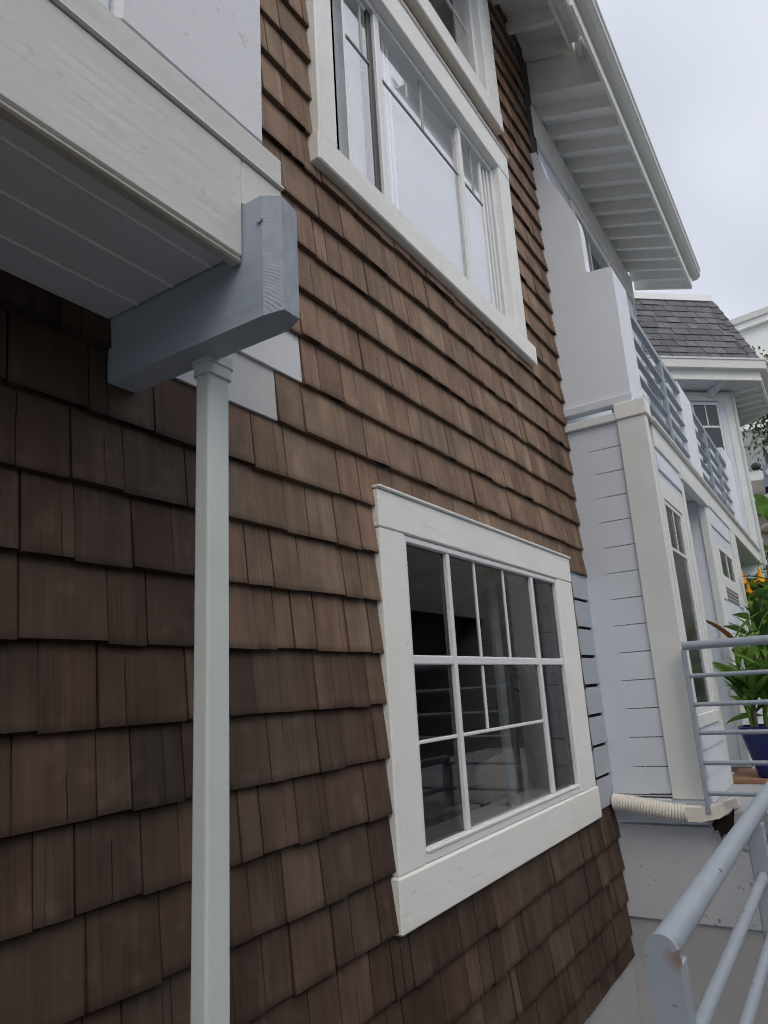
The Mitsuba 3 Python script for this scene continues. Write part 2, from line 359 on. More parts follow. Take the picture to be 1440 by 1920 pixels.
# ------------------------------------------------------------------ windows
def boards(W, cas, op, ext=(0.01, 0.02), head_over=True, thick=.05):
    cy0, cy1, cz0, cz1 = cas; y0, y1, z0, z1 = op
    add('sill_board', bx(0.0, thick + .006, cy0 - ext[0], cy1 + ext[1], cz0, z0 - .003, .006), 'trim_white', W)
    add('side_casing', bx(0.0, thick, cy0, y0, z0 - .002, z1 + .002, .005), 'trim_white_upright', W)
    add('side_casing', bx(0.0, thick, y1, cy1, z0 - .002, z1 + .002, .005), 'trim_white_upright', W)
    add('head_casing', bx(0.0, thick + .003, cy0 - .004, cy1 + .004, z1 + .003, cz1, .005), 'trim_white', W)
    add('drip_cap', bx(0.0, thick + .014, cy0 - .008, cy1 + .008, cz1 + .001, cz1 + .012, .003), 'trim_white', W)
# the lower window
W1 = H + '__window'; used[W1] = 0
put(W1, cat([bx(.006, .032, 2.22, 2.238, -.56, .57), bx(.006, .032, 3.856, 3.87, -.56, .57),
                           bx(.006, .032, 2.239, 3.855, .545, .57), bx(.004, .034, 2.239, 3.855, -.56, -.532), bx(-.03, .040, 2.239, 3.851, -.531, -.517)]), 'vinyl')
boards(W1, WINS[0]['cas'], WINS[0]['op'], thick=.038)
for yy in (2.575, 3.505):
    add('mullion', bx(.006, .029, yy - .0125, yy + .0125, -.516, .544), 'vinyl', W1)
ZB = .112
for a, b in ((2.239, 2.559), (2.591, 3.489), (3.521, 3.851)):
    add('cross_bar', bx(.006, .026, a, b, ZB - .017, ZB + .017), 'vinyl', W1)
    gl = 'tinted_glass' if 2.58 < a < 3 else 'screened_glass'
    add('pane', pane_sheet(.010, a, b, ZB + .018, .545), gl, W1)
    add('pane', pane_sheet(.010, a, b, -.53, ZB - .018), gl, W1)
for yy, za, zb in ((2.845, ZB + .018, .544), (3.16, ZB + .018, .544), (2.845, -.168, ZB - .018)):  # the farther upper bar stands in for a strip reflected in the glass
    add('muntin', bx(.0065, .0165, yy - .007, yy + .007, za, zb, .002), 'vinyl', W1)
for a, b in ((2.239, 2.559), (2.591, 3.489)):
    add('muntin', bx(.006, .017, a, b, -.182, -.169, .002), 'vinyl', W1)
# the wide window above
W2 = H + '__window_001'; used[W1] = 1
y0, y1, z0, z1 = WINS[1]['op']
put(W2, cat([bx(-.13, -.085, y0, y0 + .012, z0, z1), bx(-.11, .010, y1 - .022, y1, z0, z1),
                           bx(-.11, .010, y0 + .013, y1 - .023, z1 - .028, z1), bx(-.11, .012, y0 + .013, y1 - .023, z0, z0 + .022),
                           bx(-.09, -.005, y1 - .055, y1 - .04, z0 + .023, z1 - .029), bx(-.09, -.015, y1 - .085, y1 - .07, z0 + .023, z1 - .029)]), 'vinyl')
boards(W2, WINS[1]['cas'], WINS[1]['op'], (0.015, 0.115), thick=.055)
for yy, w in ((2.322, .022), (3.185, .018)):
    add('mullion', bx(-.022, .006, yy - w, yy + w, z0 + .023, z1 - .029), 'vinyl', W2)
ZM = 2.815
add('sash', cat([bx(-.021, -.012, 2.060, 2.078, z0 + .023, z1 - .029),
                 bx(-.024, -.012, 2.0785, 2.261, z0 + .023, z0 + .04), bx(-.024, -.012, 2.0785, 2.261, z1 - .046, z1 - .029)]), 'vinyl', W2)
add('sash', cat([bx(-.055, -.012, 3.488, 3.515, z0 + .023, z1 - .029), bx(-.055, -.012, 3.204, 3.212, z0 + .023, z1 - .029)]), 'vinyl', W2)
add('insect_screen', bx(-.026, -.012, 2.263, 2.2995, z0 + .023, z1 - .029, .001), 'black_plastic', W2)
for a, b, c in ((2.078, 2.262, 2.21), (2.344, 3.166, 2.77), (3.211, 3.49, 3.365)):
    add('pane', pane_sheet(-.018, a, b, z0 + .022, ZM), 'coated_glass', W2)
    add('pane', pane_sheet(-.018, a, c, ZM, z1 - .028), 'coated_glass', W2)
    add('pane', pane_sheet(-.018, c, b, ZM, z1 - .028), 'coated_glass', W2)
    add('muntin', bx(-.024, -.012, a, b, ZM - .006, ZM + .006, .002), 'vinyl_grey', W2)
    add('muntin', bx(-.024, -.012, c - .006, c + .006, ZM + .007, z1 - .03, .002), 'vinyl_grey', W2)
# the top window
W3 = H + '__window_002'; used[W1] = 2
y0, y1, z0, z1 = WINS[2]['op']
put(W3, cat([bx(-.11, .008, y0, y0 + .025, z0, z1), bx(-.11, .008, y1 - .03, y1, z0, z1),
                           bx(-.11, .008, y0 + .026, y1 - .031, z1 - .028, z1), bx(-.11, .012, y0 + .026, y1 - .031, z0, z0 + .022)]), 'vinyl')
boards(W3, WINS[2]['cas'], WINS[2]['op'], (0.015, 0.0), thick=.06)
for a, b in ((y0 + .026, 2.74), (2.77, y1 - .031)):
    add('pane', pane_sheet(-.034, a, b, z0 + .022, z1 - .028), 'glass', W3)
    add('muntin', bx(-.042, -.026, a, b, 4.205, 4.219, .002), 'vinyl', W3)
    add('muntin', bx(-.042, -.026, (a + b) / 2 - .007, (a + b) / 2 + .007, 4.22, z1 - .03, .002), 'vinyl', W3)
add('mullion', bx(-.06, .004, 2.741, 2.769, z0 + .023, z1 - .029), 'vinyl', W3)

# rooms behind the windows
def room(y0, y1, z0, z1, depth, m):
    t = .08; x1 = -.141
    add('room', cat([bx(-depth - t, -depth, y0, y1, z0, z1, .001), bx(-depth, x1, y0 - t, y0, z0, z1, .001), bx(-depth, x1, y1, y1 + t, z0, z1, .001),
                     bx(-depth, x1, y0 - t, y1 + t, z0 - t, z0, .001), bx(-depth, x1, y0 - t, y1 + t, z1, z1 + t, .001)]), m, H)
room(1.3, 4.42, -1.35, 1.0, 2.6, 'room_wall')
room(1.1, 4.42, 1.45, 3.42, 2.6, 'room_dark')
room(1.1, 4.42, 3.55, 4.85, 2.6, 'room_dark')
add('room_sill', bx(-.30, -.142, 2.10, 3.99, -.60, -.565), 'trim_white', H)
add('roller_shade', bx(-.052, -.049, 2.345, 3.50, 2.05, 3.14, .001), 'shade_fabric', H)
add('roller_shade', bx(-.064, -.061, 2.06, 2.262, 2.05, 3.14, .001), 'shade_fabric', H)
add('curtain', cat([bx(-.048, -.040, 2.37 + .035 * i, 2.392 + .035 * i, 2.05, 3.13, .003) for i in range(4)]), 'sheer_curtain', H)
# things on the ledge inside
tb = thing('side_table', 'light wooden table just inside the lower window', 'table')
add('tabletop', bx(-1.25, -.31, 2.25, 4.38, -.67, -.63), 'wood_table', tb)
for xx in (-1.2, -.42):
    for yy in (2.32, 4.3):
        add('leg', bx(xx, xx + .05, yy, yy + .05, -1.349, -.671), 'wood_table', tb)
def pillow(cx, cy, cz, sx, sy, sz, m, label):
    s = trimesh.creation.icosphere(3); v = s.vertices.copy()
    v = np.sign(v) * np.abs(v) ** .55
    v[:, 0] *= .6 + .4 * (1 - np.maximum(np.abs(v[:, 1]), np.abs(v[:, 2])) ** 3)
    v = v * [sx, sy, sz] + [cx, cy, cz]
    v += .012 * (np.sin(v[:, [1, 2, 0]] * 31) )
    k = add('cushion', trimesh.Trimesh(v, s.faces, process=False), m, smooth=True); tag(k, label, 'cushion')
pillow(-.40, 3.78, -.50, .06, .20, .13, 'cushion_beige', 'beige cushion on the table inside the lower window, left one')
pillow(-.42, 4.16, -.52, .06, .14, .11, 'cushion_olive', 'olive green cushion inside the lower window, beside the beige one')
k = add('curtain', hull([[-.18, 3.40, -.6], [-.16, 3.40, -.6], [-.18, 3.47, -.6], [-.16, 3.47, -.6], [-.18, 3.39, .54], [-.16, 3.39, .54], [-.18, 3.47, .54], [-.16, 3.47, .54]]), 'linen')
tag(k, 'narrow pale blue curtain hanging inside the lower window', 'curtain')
k = add('bowl', lathe([(.001, 0), (.04, 0), (.085, .05), (.08, .052), (.035, .012), (.001, .01)], (-.44, 3.56, -.629)), 'black_plastic', smooth=40)
tag(k, 'small dark bowl on the table inside the lower window', 'bowl')
k = add('folded_cloth', cat([bx(-.5, -.36, 3.30, 3.50, -.629, -.60), bx(-.49, -.37, 3.31, 3.49, -.599, -.575)]), 'shade_fabric')
tag(k, 'folded white cloth on the table inside the lower window', 'cloth')

# ------------------------------------------------------------------ balcony overhang, upper left
B = H + '__balcony'; used[B] = 0
YB = 0.944
put(B, bx(0.0, .42, -3.0, 1.02, .915, 1.13, .002), 'soffit_paint')   # the floor core above the boards
xs = [0.002, .121, .240, .359, .420]
for a, b in zip(xs[:-1], xs[1:]):
    add('soffit_board', bx(a + .0032, b - .0032, -3.0, YB - .002, .898, .914, .003), 'soffit_paint', B)
for a in xs[1:-1]:
    add('joint_bead', tube([(a, -3, .9005), (a, -1, .9005), (a, YB - .003, .9005)], .0042, 8), 'trim_white', B, smooth=True)
add('fascia', bx(.4205, .449, -3.0, YB - .001, .886, 1.128, .004), 'fascia_paint', B)
add('fascia', bx(.4205, .4485, YB - .0005, 1.072, 1.0165, 1.128, .003), 'fascia_paint', B)
add('drip_edge', bx(.4205, .4475, -3.0, YB - .0015, .872, .8855, .004), 'dirty_edge', B)
add('flashing', bx(.418, .457, -3.0, 1.073, 1.129, 1.137, .002), 'flashing', B)
add('gap_filler', bx(.315, .432, -3.0, 1.020, 1.2125, 1.2195, .002), 'backing', B)
add('cap_strip', bx(.40, .450, -3.0, 1.072, 1.138, 1.212, .003), 'fascia_paint', B)
add('parapet', bx(.30, .440, .632, 1.030, 1.2197, 2.6, .012), 'stucco_white', B)
add('column', bx(.315, .425, .575, .6305, 1.2197, 2.6, .008), 'stucco_smooth', B)
add('parapet', bx(.30, .440, -3.0, .30, 1.2197, 2.0, .012), 'stucco_white', B)
add('handrail', tube([(.37, .3, 1.36), (.37, .45, 1.36), (.37, .574, 1.36)], .028), 'black_plastic', B, smooth=40)
def endgrain(p, n, uv):
    r = dr.sqrt(dr.square((p.y - .90) * 1.0) + dr.square((p.z - 0.70)))
    return 0.0009 * (0.5 + 0.5 * dr.sin(r * 800 + 9 * fbm(p.y * 22, p.z * 22, 0.0, 3))) * (.3 + noise(p.y * 50, p.z * 50, 3.0))
mat('beam_end_grain', proc(lambda p, n, uv: mix((0.24, 0.28, 0.33), (0.34, 0.385, 0.44), fbm(p.y * 90, p.z * 40, 0.0, 3))), 0.55, 0.35, endgrain, 1.0, 8e-4)
c = .022
prof = Polygon([(YB, .735), (1.024, .735), (1.024, 1.012), (YB, 1.012)])
def beam_loop(x, s):
    return [[x, YB + s, .735 + s], [x, 1.024 - s, .735 + s], [x, 1.024 - s, 1.014 - s * .4], [x, YB + s, 1.014 - s * .4]]
m = hull(beam_loop(.002, .010) + beam_loop(.014, .001) + beam_loop(.500, .001))
add('beam', m, 'beam_paint', B)
add('beam_end', hull([[.5003, YB + .001, .736], [.5003, YB + .001, 1.012], [.530, YB + .030, .752], [.530, YB + .030, 1.017], [.530, 1.022, .752], [.530, 1.022, 1.006], [.5003, 1.023, .736], [.5003, 1.023, 1.012]]), 'beam_end_grain', B)
add('bolt_head', trimesh.creation.cylinder(.008, .006, sections=16, transform=trimesh.transformations.translation_matrix([.497, YB - .002, .955]) @ trimesh.transformations.rotation_matrix(math.pi / 2, [1, 0, 0])), 'beam_paint', B)

# ------------------------------------------------------------------ near downspout
D = thing('downspout', 'square white downspout pipe rising to the grey beam end in the foreground', 'downspout')
px0, px1, py0, py1 = .247, .290, 1.002, 1.064
m = m3.CrossSection([[(px0, py0), (px1, py0), (px1, py1), (px0, py1)]]).offset(-.007, m3.JoinType.Round, 2, 16).offset(.007, m3.JoinType.Round, 2, 16)
q = m3.Manifold.extrude(m, 4.6).translate([0, 0, -3.9])
add('pipe', q, 'pipe_white', D, smooth=35)
cxm, cym = (px0 + px1) / 2, (py0 + py1) / 2
r = lambda s: m3.Manifold.extrude(m3.CrossSection([[(px0 - s, py0 - s), (px1 + s, py0 - s), (px1 + s, py1 + s), (px0 - s, py1 + s)]]).offset(-.012, m3.JoinType.Round, 2, 16).offset(.012, m3.JoinType.Round, 2, 16), .026)
add('collar', r(.006).translate([0, 0, .700]), 'pipe_white', D, smooth=35)
add('spout_head', m3.Manifold.batch_hull([r(.010).translate([0, 0, .7265]).scale([1, 1, 1]), r(-.004).translate([0, 0, .739])]) if False else r(.009).translate([0, 0, .7264]), 'pipe_white', D, smooth=35)

# ------------------------------------------------------------------ eaves
def gutter(x0, x1, y0, y1, ztop, zbot, parent):
    pts = [(x0, ztop), (x0, zbot), (x0 + (x1 - x0) * .55, zbot), (x1 - .012, zbot + .035), (x1 - .012, zbot + (ztop - zbot) * .62), (x1, zbot + (ztop - zbot) * .72), (x1, ztop),
           (x1 - .008, ztop), (x1 - .012, ztop - .01), (x1 - .018, zbot + (ztop - zbot) * .6), (x1 - .022, zbot + .045), (x0 + (x1 - x0) * .5, zbot + .01), (x0 + .006, zbot + .01), (x0 + .006, ztop)]
    return add('gutter', prism_xz(Polygon(pts), y0, y1), 'gutter_metal', parent)
# near, short eave
E1 = H + '__short_eave'; used[E1] = 0
S = .36
def deck(xa, xb, y0, y1, zw, t=.03):
    return hull([[x, y, zw - S * x + dz] for x in (xa, xb) for y in (y0, y1) for dz in (0, t)])
put(E1, deck(0.0, .40, -4, 4.66, 4.985), 'eave_paint')
for i in range(12):
    yy = 4.59 - .30 * i
    add('rafter', hull([[x, y, z] for x, z0_, z1_ in ((.003, 4.855, 4.984), (.383, 4.718, 4.984 - S * .383)) for y in (yy, yy + .045) for z in (z0_, z1_)]), 'eave_paint', E1)
add('fascia', bx(.384, .406, -4, 4.64, 4.695, 4.86, .004), 'trim_white', E1)
gutter(.407, .500, -4, 4.60, 4.87, 4.755, E1)
add('gutter_elbow', cat([bx(.425, .485, 4.600, 4.665, 4.62, 4.80, .012),
                         hull([[x, y, z] for y, zc in ((4.64, 4.62), (4.76, 4.52)) for x in (.425, .485) for z in (zc - .032, zc + .032)])]), 'gutter_metal', E1)
add('end_board', hull([[x, y, z] for x, za, zb in ((.0, 4.56, 5.0), (.60, 4.56 - S * .60, 5.0 - S * .60)) for y in (4.665, 4.695) for z in (za, zb)]), 'eave_paint', E1)
add('shade_gap_board', bx(.0005, .022, YC + .001, 4.664, 3.88, 4.95, .003), 'dark_trim', E1)  # added dark board, its colour stands in for the shaded gap here
# far, wide eave
E2 = H + '__wide_eave'; used[E2] = 0
YE = 7.95
put(E2, deck(0.0, .585, 4.70, YE, 4.575), 'eave_paint')
for i in range(13):
    yy = 4.83 + .2445 * i
    add('rafter', hull([[x, y, z] for x, za, zb in ((.003, 4.462, 4.574), (.573, 4.462 - S * .57, 4.574 - S * .573)) for y in (yy, yy + .05) for z in (za, zb)]), 'eave_paint', E2)
add('barge_board', hull([[x, y, z] for x, za, zb in ((.003, 4.43, 4.615), (.60, 4.43 - S * .597, 4.615 - S * .597)) for y in (YE + .001, YE + .03) for z in (za, zb)]), 'eave_paint', E2)
add('fascia', bx(.586, .610, 3.8, YE, 4.215, 4.47, .004), 'trim_white', E2)
gutter(.611, .715, 3.8, YE + .10, 4.475, 4.345, E2)
add('overhang_strip', hull([[x, y, z] for x, z0_ in ((.505, 4.77), (.60, 4.455)) for y in (3.8, 4.70) for z in (z0_, z0_ + .02)]), 'eave_paint', E2)

# ------------------------------------------------------------------ grey siding wing
G = thing('siding_house', 'grey and white wing with lap siding, slatted balcony and slate roofed bay', 'house')
# end face at Y = YC
XS = [.130, .152, .142, .139, .144, .138, .144, .142, .149, .145, .144, .146, .150, .22]
add('end_wall', bx(-.10, .352, YC + .006, YC + .10, -.66, 1.63, .003), 'siding_dark', G)
zl = [1.627, 1.463, 1.302, 1.141, .979, .813, .648, .485, .321, .156, -.009, -.174, -.339, -.503, -.653]
for i, (a, b) in enumerate(zip(zl[1:], zl[:-1])):
    xs_ = XS[i]
    top_in = XS[i - 1] if i else .352
    # each board is flush with the panel left of it; its open joint runs from xs_ to the corner board
    P = [(-.05, a + (0 if i < 13 else .0)), (xs_, a), (xs_ + .012, a + .0038), (.352, a + .0060), (.352, b), (-.05, b)]
    add('siding_board', prism_xz(Polygon(P), YC - .002, YC + .0055), 'siding_paint', G)
add('corner_board', bx(.3525, .531, YC - .022, YC + .06, -.675, 1.628, .004), 'pale_trim', G)
add('corner_board', bx(.505, .536, YC + .0605, YC + .065, -.675, 1.45, .002), 'pale_trim', G)
add('skirt_board', bx(.0, .535, YC - .012, YC + .08, -.80, -.676, .004), 'siding_paint', G)
add('cap_board', bx(.0, .345, YC - .030, YC + .06, 1.629, 1.685, .004), 'pale_trim', G)
add('cap_block', bx(.3455, .546, YC - .036, YC + .10, 1.6285, 1.740, .006), 'trim_white', G)
add('cap_board', bx(.0, .470, YC - .020, YC + .06, 1.7405, 1.795, .004), 'siding_paint', G)
# plinth below and the foundation under it
add('plinth', bx(-.02, 1.9, YC - .005, YC + .2, -1.315, -.82, .004), 'stucco_grey', G)
add('foundation', bx(-.02, 1.9, YC + .012, YC + .2, -4.0, -1.316, .004), 'foundation_grey', G)
# wing parapet wall
w = Polygon([(-.05, 1.796), (.462, 1.796), (.462, 2.725), (.455, 2.735), (.298, 2.752), (.291, 2.80), (.29, 3.10), (.28, 3.20), (.20, 3.43), (.10, 3.64), (.07, 3.83), (.055, 3.875), (-.05, 3.90)])
add('wing_wall', prism_xz(w, YC, YC + .12), 'stucco_smooth', G)
add('pier', hull([[x, y, z] for x, zt in ((.30, 2.75), (.462, 2.727)) for y in (YC + .1205, YC + .385) for z in (1.62, zt)]), 'stucco_smooth', G)
# upper wall behind the balcony
up = sbox(YC + .001, 1.62, 7.68, 4.60).difference(sbox(5.55, 3.0, 6.6, 4.02))
add('upper_wall', prism_yz(up, -.15, -.002), 'stucco_smooth', G)
add('upper_wall', bx(-.15, -.002, YC + .001, 4.664, 4.601, 4.984), 'stucco_smooth', G)
add('frieze_board', bx(0.0, .030, YC + .121, 7.69, 4.13, 4.42, .004), 'eave_paint', G)
WU = add('window', cat([bx(-.08, .028, 5.47, 5.55, 2.92, 4.09), bx(-.08, .028, 6.6, 6.68, 2.92, 4.09), bx(-.08, .028, 5.551, 6.599, 4.02, 4.09), bx(-.08, .028, 5.551, 6.599, 2.92, 3.0)]), 'trim_white_upright', G)
add('pane', pane_sheet(-.05, 5.55, 6.6, 3.0, 4.02), 'window_dark', WU)
add('mullion', bx(-.045, -.01, 6.06, 6.09, 3.0, 4.02), 'vinyl', WU)
add('end_board', bx(-.3, .012, 7.681, 7.74, 1.6, 4.42, .004), 'siding_paint', G)
# balcony floor, ledge and fascia
YF = 11.35
add('balcony_floor', bx(-.3, .50, YC + .0805, YF, 1.46, 1.60, .004), 'soffit_paint', G)
add('balcony_fascia', bx(.5005, .536, YC + .1405, YF, 1.452, 1.612, .004), 'pale_trim', G)
add('ledge', bx(.30, .562, YC + .1005, YF, 1.613, 1.640, .003), 'flashing', G)
def pier(y0, y1, zt): add('pier', hull([[x, y, z] for x, dz in ((.30, .02), (.462, 0.0)) for y in (y0, y1) for z in (1.641, zt + dz)]), 'stucco_smooth', G)
pier(6.62, 7.28, 2.64); pier(9.55, 10.35, 2.78)
def slat_rail(y0, y1, posts):
    R = add('balcony_rail', bx(.425, .470, y0, y1, 2.515, 2.585, .012), 'slat_paint', G)
    for z in (2.36, 2.21, 2.06, 1.91, 1.77):
        add('slat', bx(.428, .466, y0, y1, z - .012, z + .010, .004), 'slat_paint', R)
    for yy in posts:
        add('post', bx(.440, .476, yy - .03, yy + .03, 1.641, 2.514, .004), 'slat_paint', R)
slat_rail(4.89, 6.64, [5.82]); slat_rail(7.285, 9.56, [7.95, 8.8])
# ground floor front, X = .53
XW = .524
def front(y0, y1, z0, z1): add('front_wall', bx(.38, XW, y0, y1, z0, z1, .002), 'siding_paint', G)
front(YC + .1005, 4.655, -.70, 1.451); front(4.655, 5.25, 1.115, 1.451); front(4.655, 5.25, -.72, -.225); front(5.25, 5.50, -.72, 1.451)
def lap(y0, y1, z, h): add('siding_board', hull([[x, y, zz] for zz, xo in ((z, XW + .013), (z + h, XW + .002)) for x in (XW + .0005, xo) for y in (y0, y1)]), 'siding_paint', G)
lap(4.66, 5.40, 1.30, .13)
for z in (-.425, -.57, -.715): lap(4.645, 5.40, z, .142)
WF = add('window', cat([bx(XW, XW + .011, 4.57, 4.654, -.225, 1.235), bx(XW, XW + .011, 5.251, 5.34, -.225, 1.235), bx(XW, XW + .011, 4.6545, 5.2505, 1.105, 1.235), bx(XW, XW + .02, 4.57, 5.34, -.30, -.226)]), 'pale_trim', G)
add('frame', cat([bx(.49, XW + .003, 4.655, 4.68, -.225, 1.105), bx(.49, XW + .003, 5.215, 5.25, -.225, 1.105), bx(.49, XW + .003, 4.6805, 5.2145, 1.075, 1.105), bx(.49, XW + .003, 4.6805, 5.2145, -.225, -.19)]), 'vinyl', WF)
add('pane', pane_sheet(.516, 4.68, 5.215, -.19, .775), 'window_dark', WF)
add('pane', pane_sheet(.516, 4.68, 5.215, .80, 1.075), 'window_dark', WF)
add('cross_bar', bx(.50, XW + .001, 4.6805, 5.2145, .776, .80), 'vinyl', WF)
add('muntin', bx(.517, XW - .001, 4.94, 4.955, .801, 1.075, .002), 'vinyl', WF)
add('corner_board', bx(XW, XW + .010, 5.401, 5.505, -.72, 1.40, .003), 'pale_trim', G)
# porch alcove
add('alcove', cat([bx(-.25, -.10, 5.3, 6.7, -.72, 1.455, .002), bx(-.099, .50, 6.47, 6.56, -.72, 1.455, .004), bx(-.099, .379, 5.42, 5.499, -.72, 1.455, .002)]), 'stucco_smooth', G)
add('header', bx(.50, .553, 5.41, 6.56, 1.402, 1.531, .004), 'pale_trim', G)
add('corner_board', bx(.475, XW + .011, 6.45, 6.66, -.72, 1.401, .005), 'pale_trim', G)
# wall beyond the porch
front(6.60, 8.35, -.72, 1.451)
for z in (1.27, .24, .08, -.08, -.24, -.40, -.56, -.72): lap(6.67, 7.86, z, .153)
lap(6.67, 7.86, .42, .17)
WS = add('window', cat([bx(XW, XW + .012, 6.67, 6.87, .62, 1.13), bx(XW, XW + .012, 7.72, 7.98, .62, 1.13), bx(XW, XW + .012, 6.871, 7.719, 1.08, 1.13), bx(XW, XW + .012, 6.871, 7.719, .74, .85)]), 'pale_trim', G)
add('pane', pane_sheet(XW + .002, 6.871, 7.719, .85, 1.08), 'window_dark', WS)
add('mullion', bx(XW + .0025, XW + .008, 7.30, 7.34, .851, 1.079, .002), 'vinyl', WS)
add('vent', cat([bx(XW, XW + .004, 6.871, 7.719, .625, .739, .001)] + [bx(XW + .0045, XW + .010, 6.88, 7.71, .635 + .034 * i, .648 + .034 * i, .001) for i in range(3)]), 'vinyl_grey', G)
add('corner_board', bx(XW, XW + .014, 7.981, 8.36, -.72, 1.451, .004), 'pale_trim', G)

# bay at the far end
BAY = G + '__bay'; used[BAY] = 0
C1, dA = np.array([.53, 11.0]), np.array([-.74, -.67]) / np.hypot(.74, .67)
A1 = C1 + dA * 2.0; D1 = np.array([.53, 12.1]); F1 = np.array([-1.0, 13.5])
plan = Polygon([A1, C1, D1, F1, (-2.2, 13.5), (-2.2, A1[1])])
nA = np.array([.67, -.74]) / np.hypot(.67, .74)
put(BAY, prism_xy(plan, 1.30, 4.02), 'siding_paint')
def on_face(s0, s1, o0, o1, z0, z1):     # box on the angled face: s along it from the corner, o outwards
    return hull([[*(C1 + dA * s + nA * o), z] for s in (s0, s1) for o in (o0, o1) for z in (z0, z1)])
add('corner_board', on_face(-.02, .10, .001, .03, 1.45, 4.0), 'pale_trim', BAY)
add('corner_board', bx(.531, .556, 10.99, 11.10, 1.45, 4.0, .004), 'pale_trim', BAY)
add('side_casing', on_face(.101, .20, .001, .022, 1.5, 3.93), 'siding_paint', BAY)
add('head_casing', on_face(.10, .95, .023, .045, 3.86, 3.98), 'pale_trim', BAY)
bw = add('window', on_face(.20, .64, .001, .012, 2.85, 3.85), 'vinyl', BAY)
add('window_pane', cat([on_face(.235, .405, .0125, .014, 3.48, 3.80), on_face(.425, .60, .0125, .014, 3.48, 3.80), on_face(.235, .60, .0125, .014, 2.9, 3.45)]), 'window_dark', BAY)
add('base_trim', prism_xy(plan.buffer(.03, join_style=2), 1.24, 1.299), 'siding_paint', BAY)
eav = plan.buffer(.47, join_style=2)
top = plan.buffer(-.02, join_style=2)
add('soffit', prism_xy(eav.buffer(-.01, join_style=2), 4.03, 4.05), 'soffit_paint', BAY)
ring = eav.difference(eav.buffer(-.03, join_style=2))
add('fascia', prism_xy(ring, 3.99, 4.16), 'trim_white', BAY)
add('gutter', prism_xy(eav.buffer(.09, join_style=2).difference(eav.buffer(.001, join_style=2)), 4.13, 4.255), 'gutter_metal', BAY)
add('gutter_lip', prism_xy(eav.buffer(.105, join_style=2).difference(eav.buffer(.06, join_style=2)), 4.2555, 4.28), 'gutter_metal', BAY)
for i in range(5):
    yy = 11.1 + .28 * i
    add('rafter', bx(.56, .965, yy, yy + .035, 3.995, 4.029, .003), 'eave_paint', BAY)
add('bracket', hull([[*(C1 + nA * o + dA * s), z] for s in (.30, .36) for o, z in ((.03, 3.88), (.44, 4.0), (.03, 4.02), (.44, 4.02))]), 'soffit_paint', BAY)
# mansard: courses of asphalt shingles on the angled face and the front face
zb, zt = 4.29, 5.50
def corner_pts(poly, C): # vertex of poly nearest C
    v = np.array(poly.exterior.coords[:-1]); return v[np.argmin(((v - C) ** 2).sum(1))]
eC, tC = corner_pts(eav, C1 + [.3, -.1]), corner_pts(top, C1)
eD, tD = corner_pts(eav, D1 + [.3, .2]), corner_pts(top, D1)
tC = eC + (tC - eC) * .95; tD = eD + (tD - eD) * .95
eA, tA = eC + dA * 2.6, tC + dA * 2.6
add('roof_core', hull([[*p, z] for p, z in ((eA, zb), (eC, zb), (eD, zb), (np.array([-2.5, eD[1]]), zb), (np.array([-2.5, eA[1]]), zb),
                                            (tA, zt), (tC, zt), (tD, zt), (np.array([-2.5, tD[1]]), zt), (np.array([-2.5, tA[1]]), zt))]), 'backing', BAY)
rr = np.random.default_rng(3); sid = 0
def face_course(P0, P1, Q0, Q1, n, nrm):
    """shingles between the eave edge P0-P1 and the top edge Q0-Q1"""
    global sid
    L = np.linalg.norm(P1 - P0)
    for c in range(n):
        t0, t1 = c / n, (c + 1) / n + .05
        s = -rr.uniform(0, .2)
        while s < 1:
            s2 = s + rr.uniform(.13, .30) / L
            a, b = max(s, 0), min(s2 - .004, 1)
            if b > a + .004:
                def pt(u, t, off):
                    e = P0 + (P1 - P0) * u; q = Q0 + (Q1 - Q0) * u
                    xy = e + (q - e) * min(t, 1); return [*(xy + nrm * off), zb + (zt - zb) * min(t, 1)]
                th = .024 + rr.uniform(-.006, .008)
                m = hull([pt(a, t0, .001), pt(b, t0, .001), pt(b, t0, th), pt(a, t0, th), pt(a, t1, .001), pt(b, t1, .001), pt(b, t1, .006), pt(a, t1, .006)])
                sid += 1
                add('roof_shingle', m, 'asphalt_shingle', BAY, uv=np.tile([sid + .5, .5], (len(m.vertices), 1)))
            s = s2
face_course(eC, eA, tC, tA, 10, nA)
face_course(eC, eD, tC, tD, 10, np.array([1.0, 0]))
for c in range(9):
    t0, t1 = c / 9, (c + 1) / 9 + .05
    def hp(t, s, off):
        e = eC + (tC - eC) * min(t, 1); dd = dA if s > 0 else np.array([0, 1.0]); nn = (nA + np.array([1.0, 0])) / 1.7
        return [*(e + dd * abs(s) + nn * off), zb + (zt - zb) * min(t, 1)]
    m = hull([hp(t0, .11, .03), hp(t0, -.11, .03), hp(t0, 0, .05), hp(t0, 0, .0), hp(t1, .10, .012), hp(t1, -.10, .012), hp(t1, 0, .03), hp(t1, 0, .0)])
    sid += 1
    add('hip_shingle', m, 'asphalt_shingle', BAY, uv=np.tile([sid + .5, .5], (len(m.vertices), 1)))
cap = Polygon([tC + [.03, -.02], tD + [.03, .02], (-2.5, tD[1] + .02), (-2.5, tA[1] - .05), tA + nA * .03])
add('roof_cap', prism_xy(cap, zt, zt + .10), 'far_white', BAY)
add('downspout', tube([(.575, 11.0, 4.0), (.582, 11.0, 3.9), (.582, 11.0, 2.6), (.582, 11.0, 1.32), (.59, 11.0, 1.2)], .027, 10), 'pipe_white', BAY, smooth=40)
for z in (2.35, 1.75, 1.45):
    add('pipe_strap', tube([(.582, 11.0, z - .03), (.582, 11.0, z), (.582, 11.0, z + .03)], .034, 10), 'pipe_white', BAY)

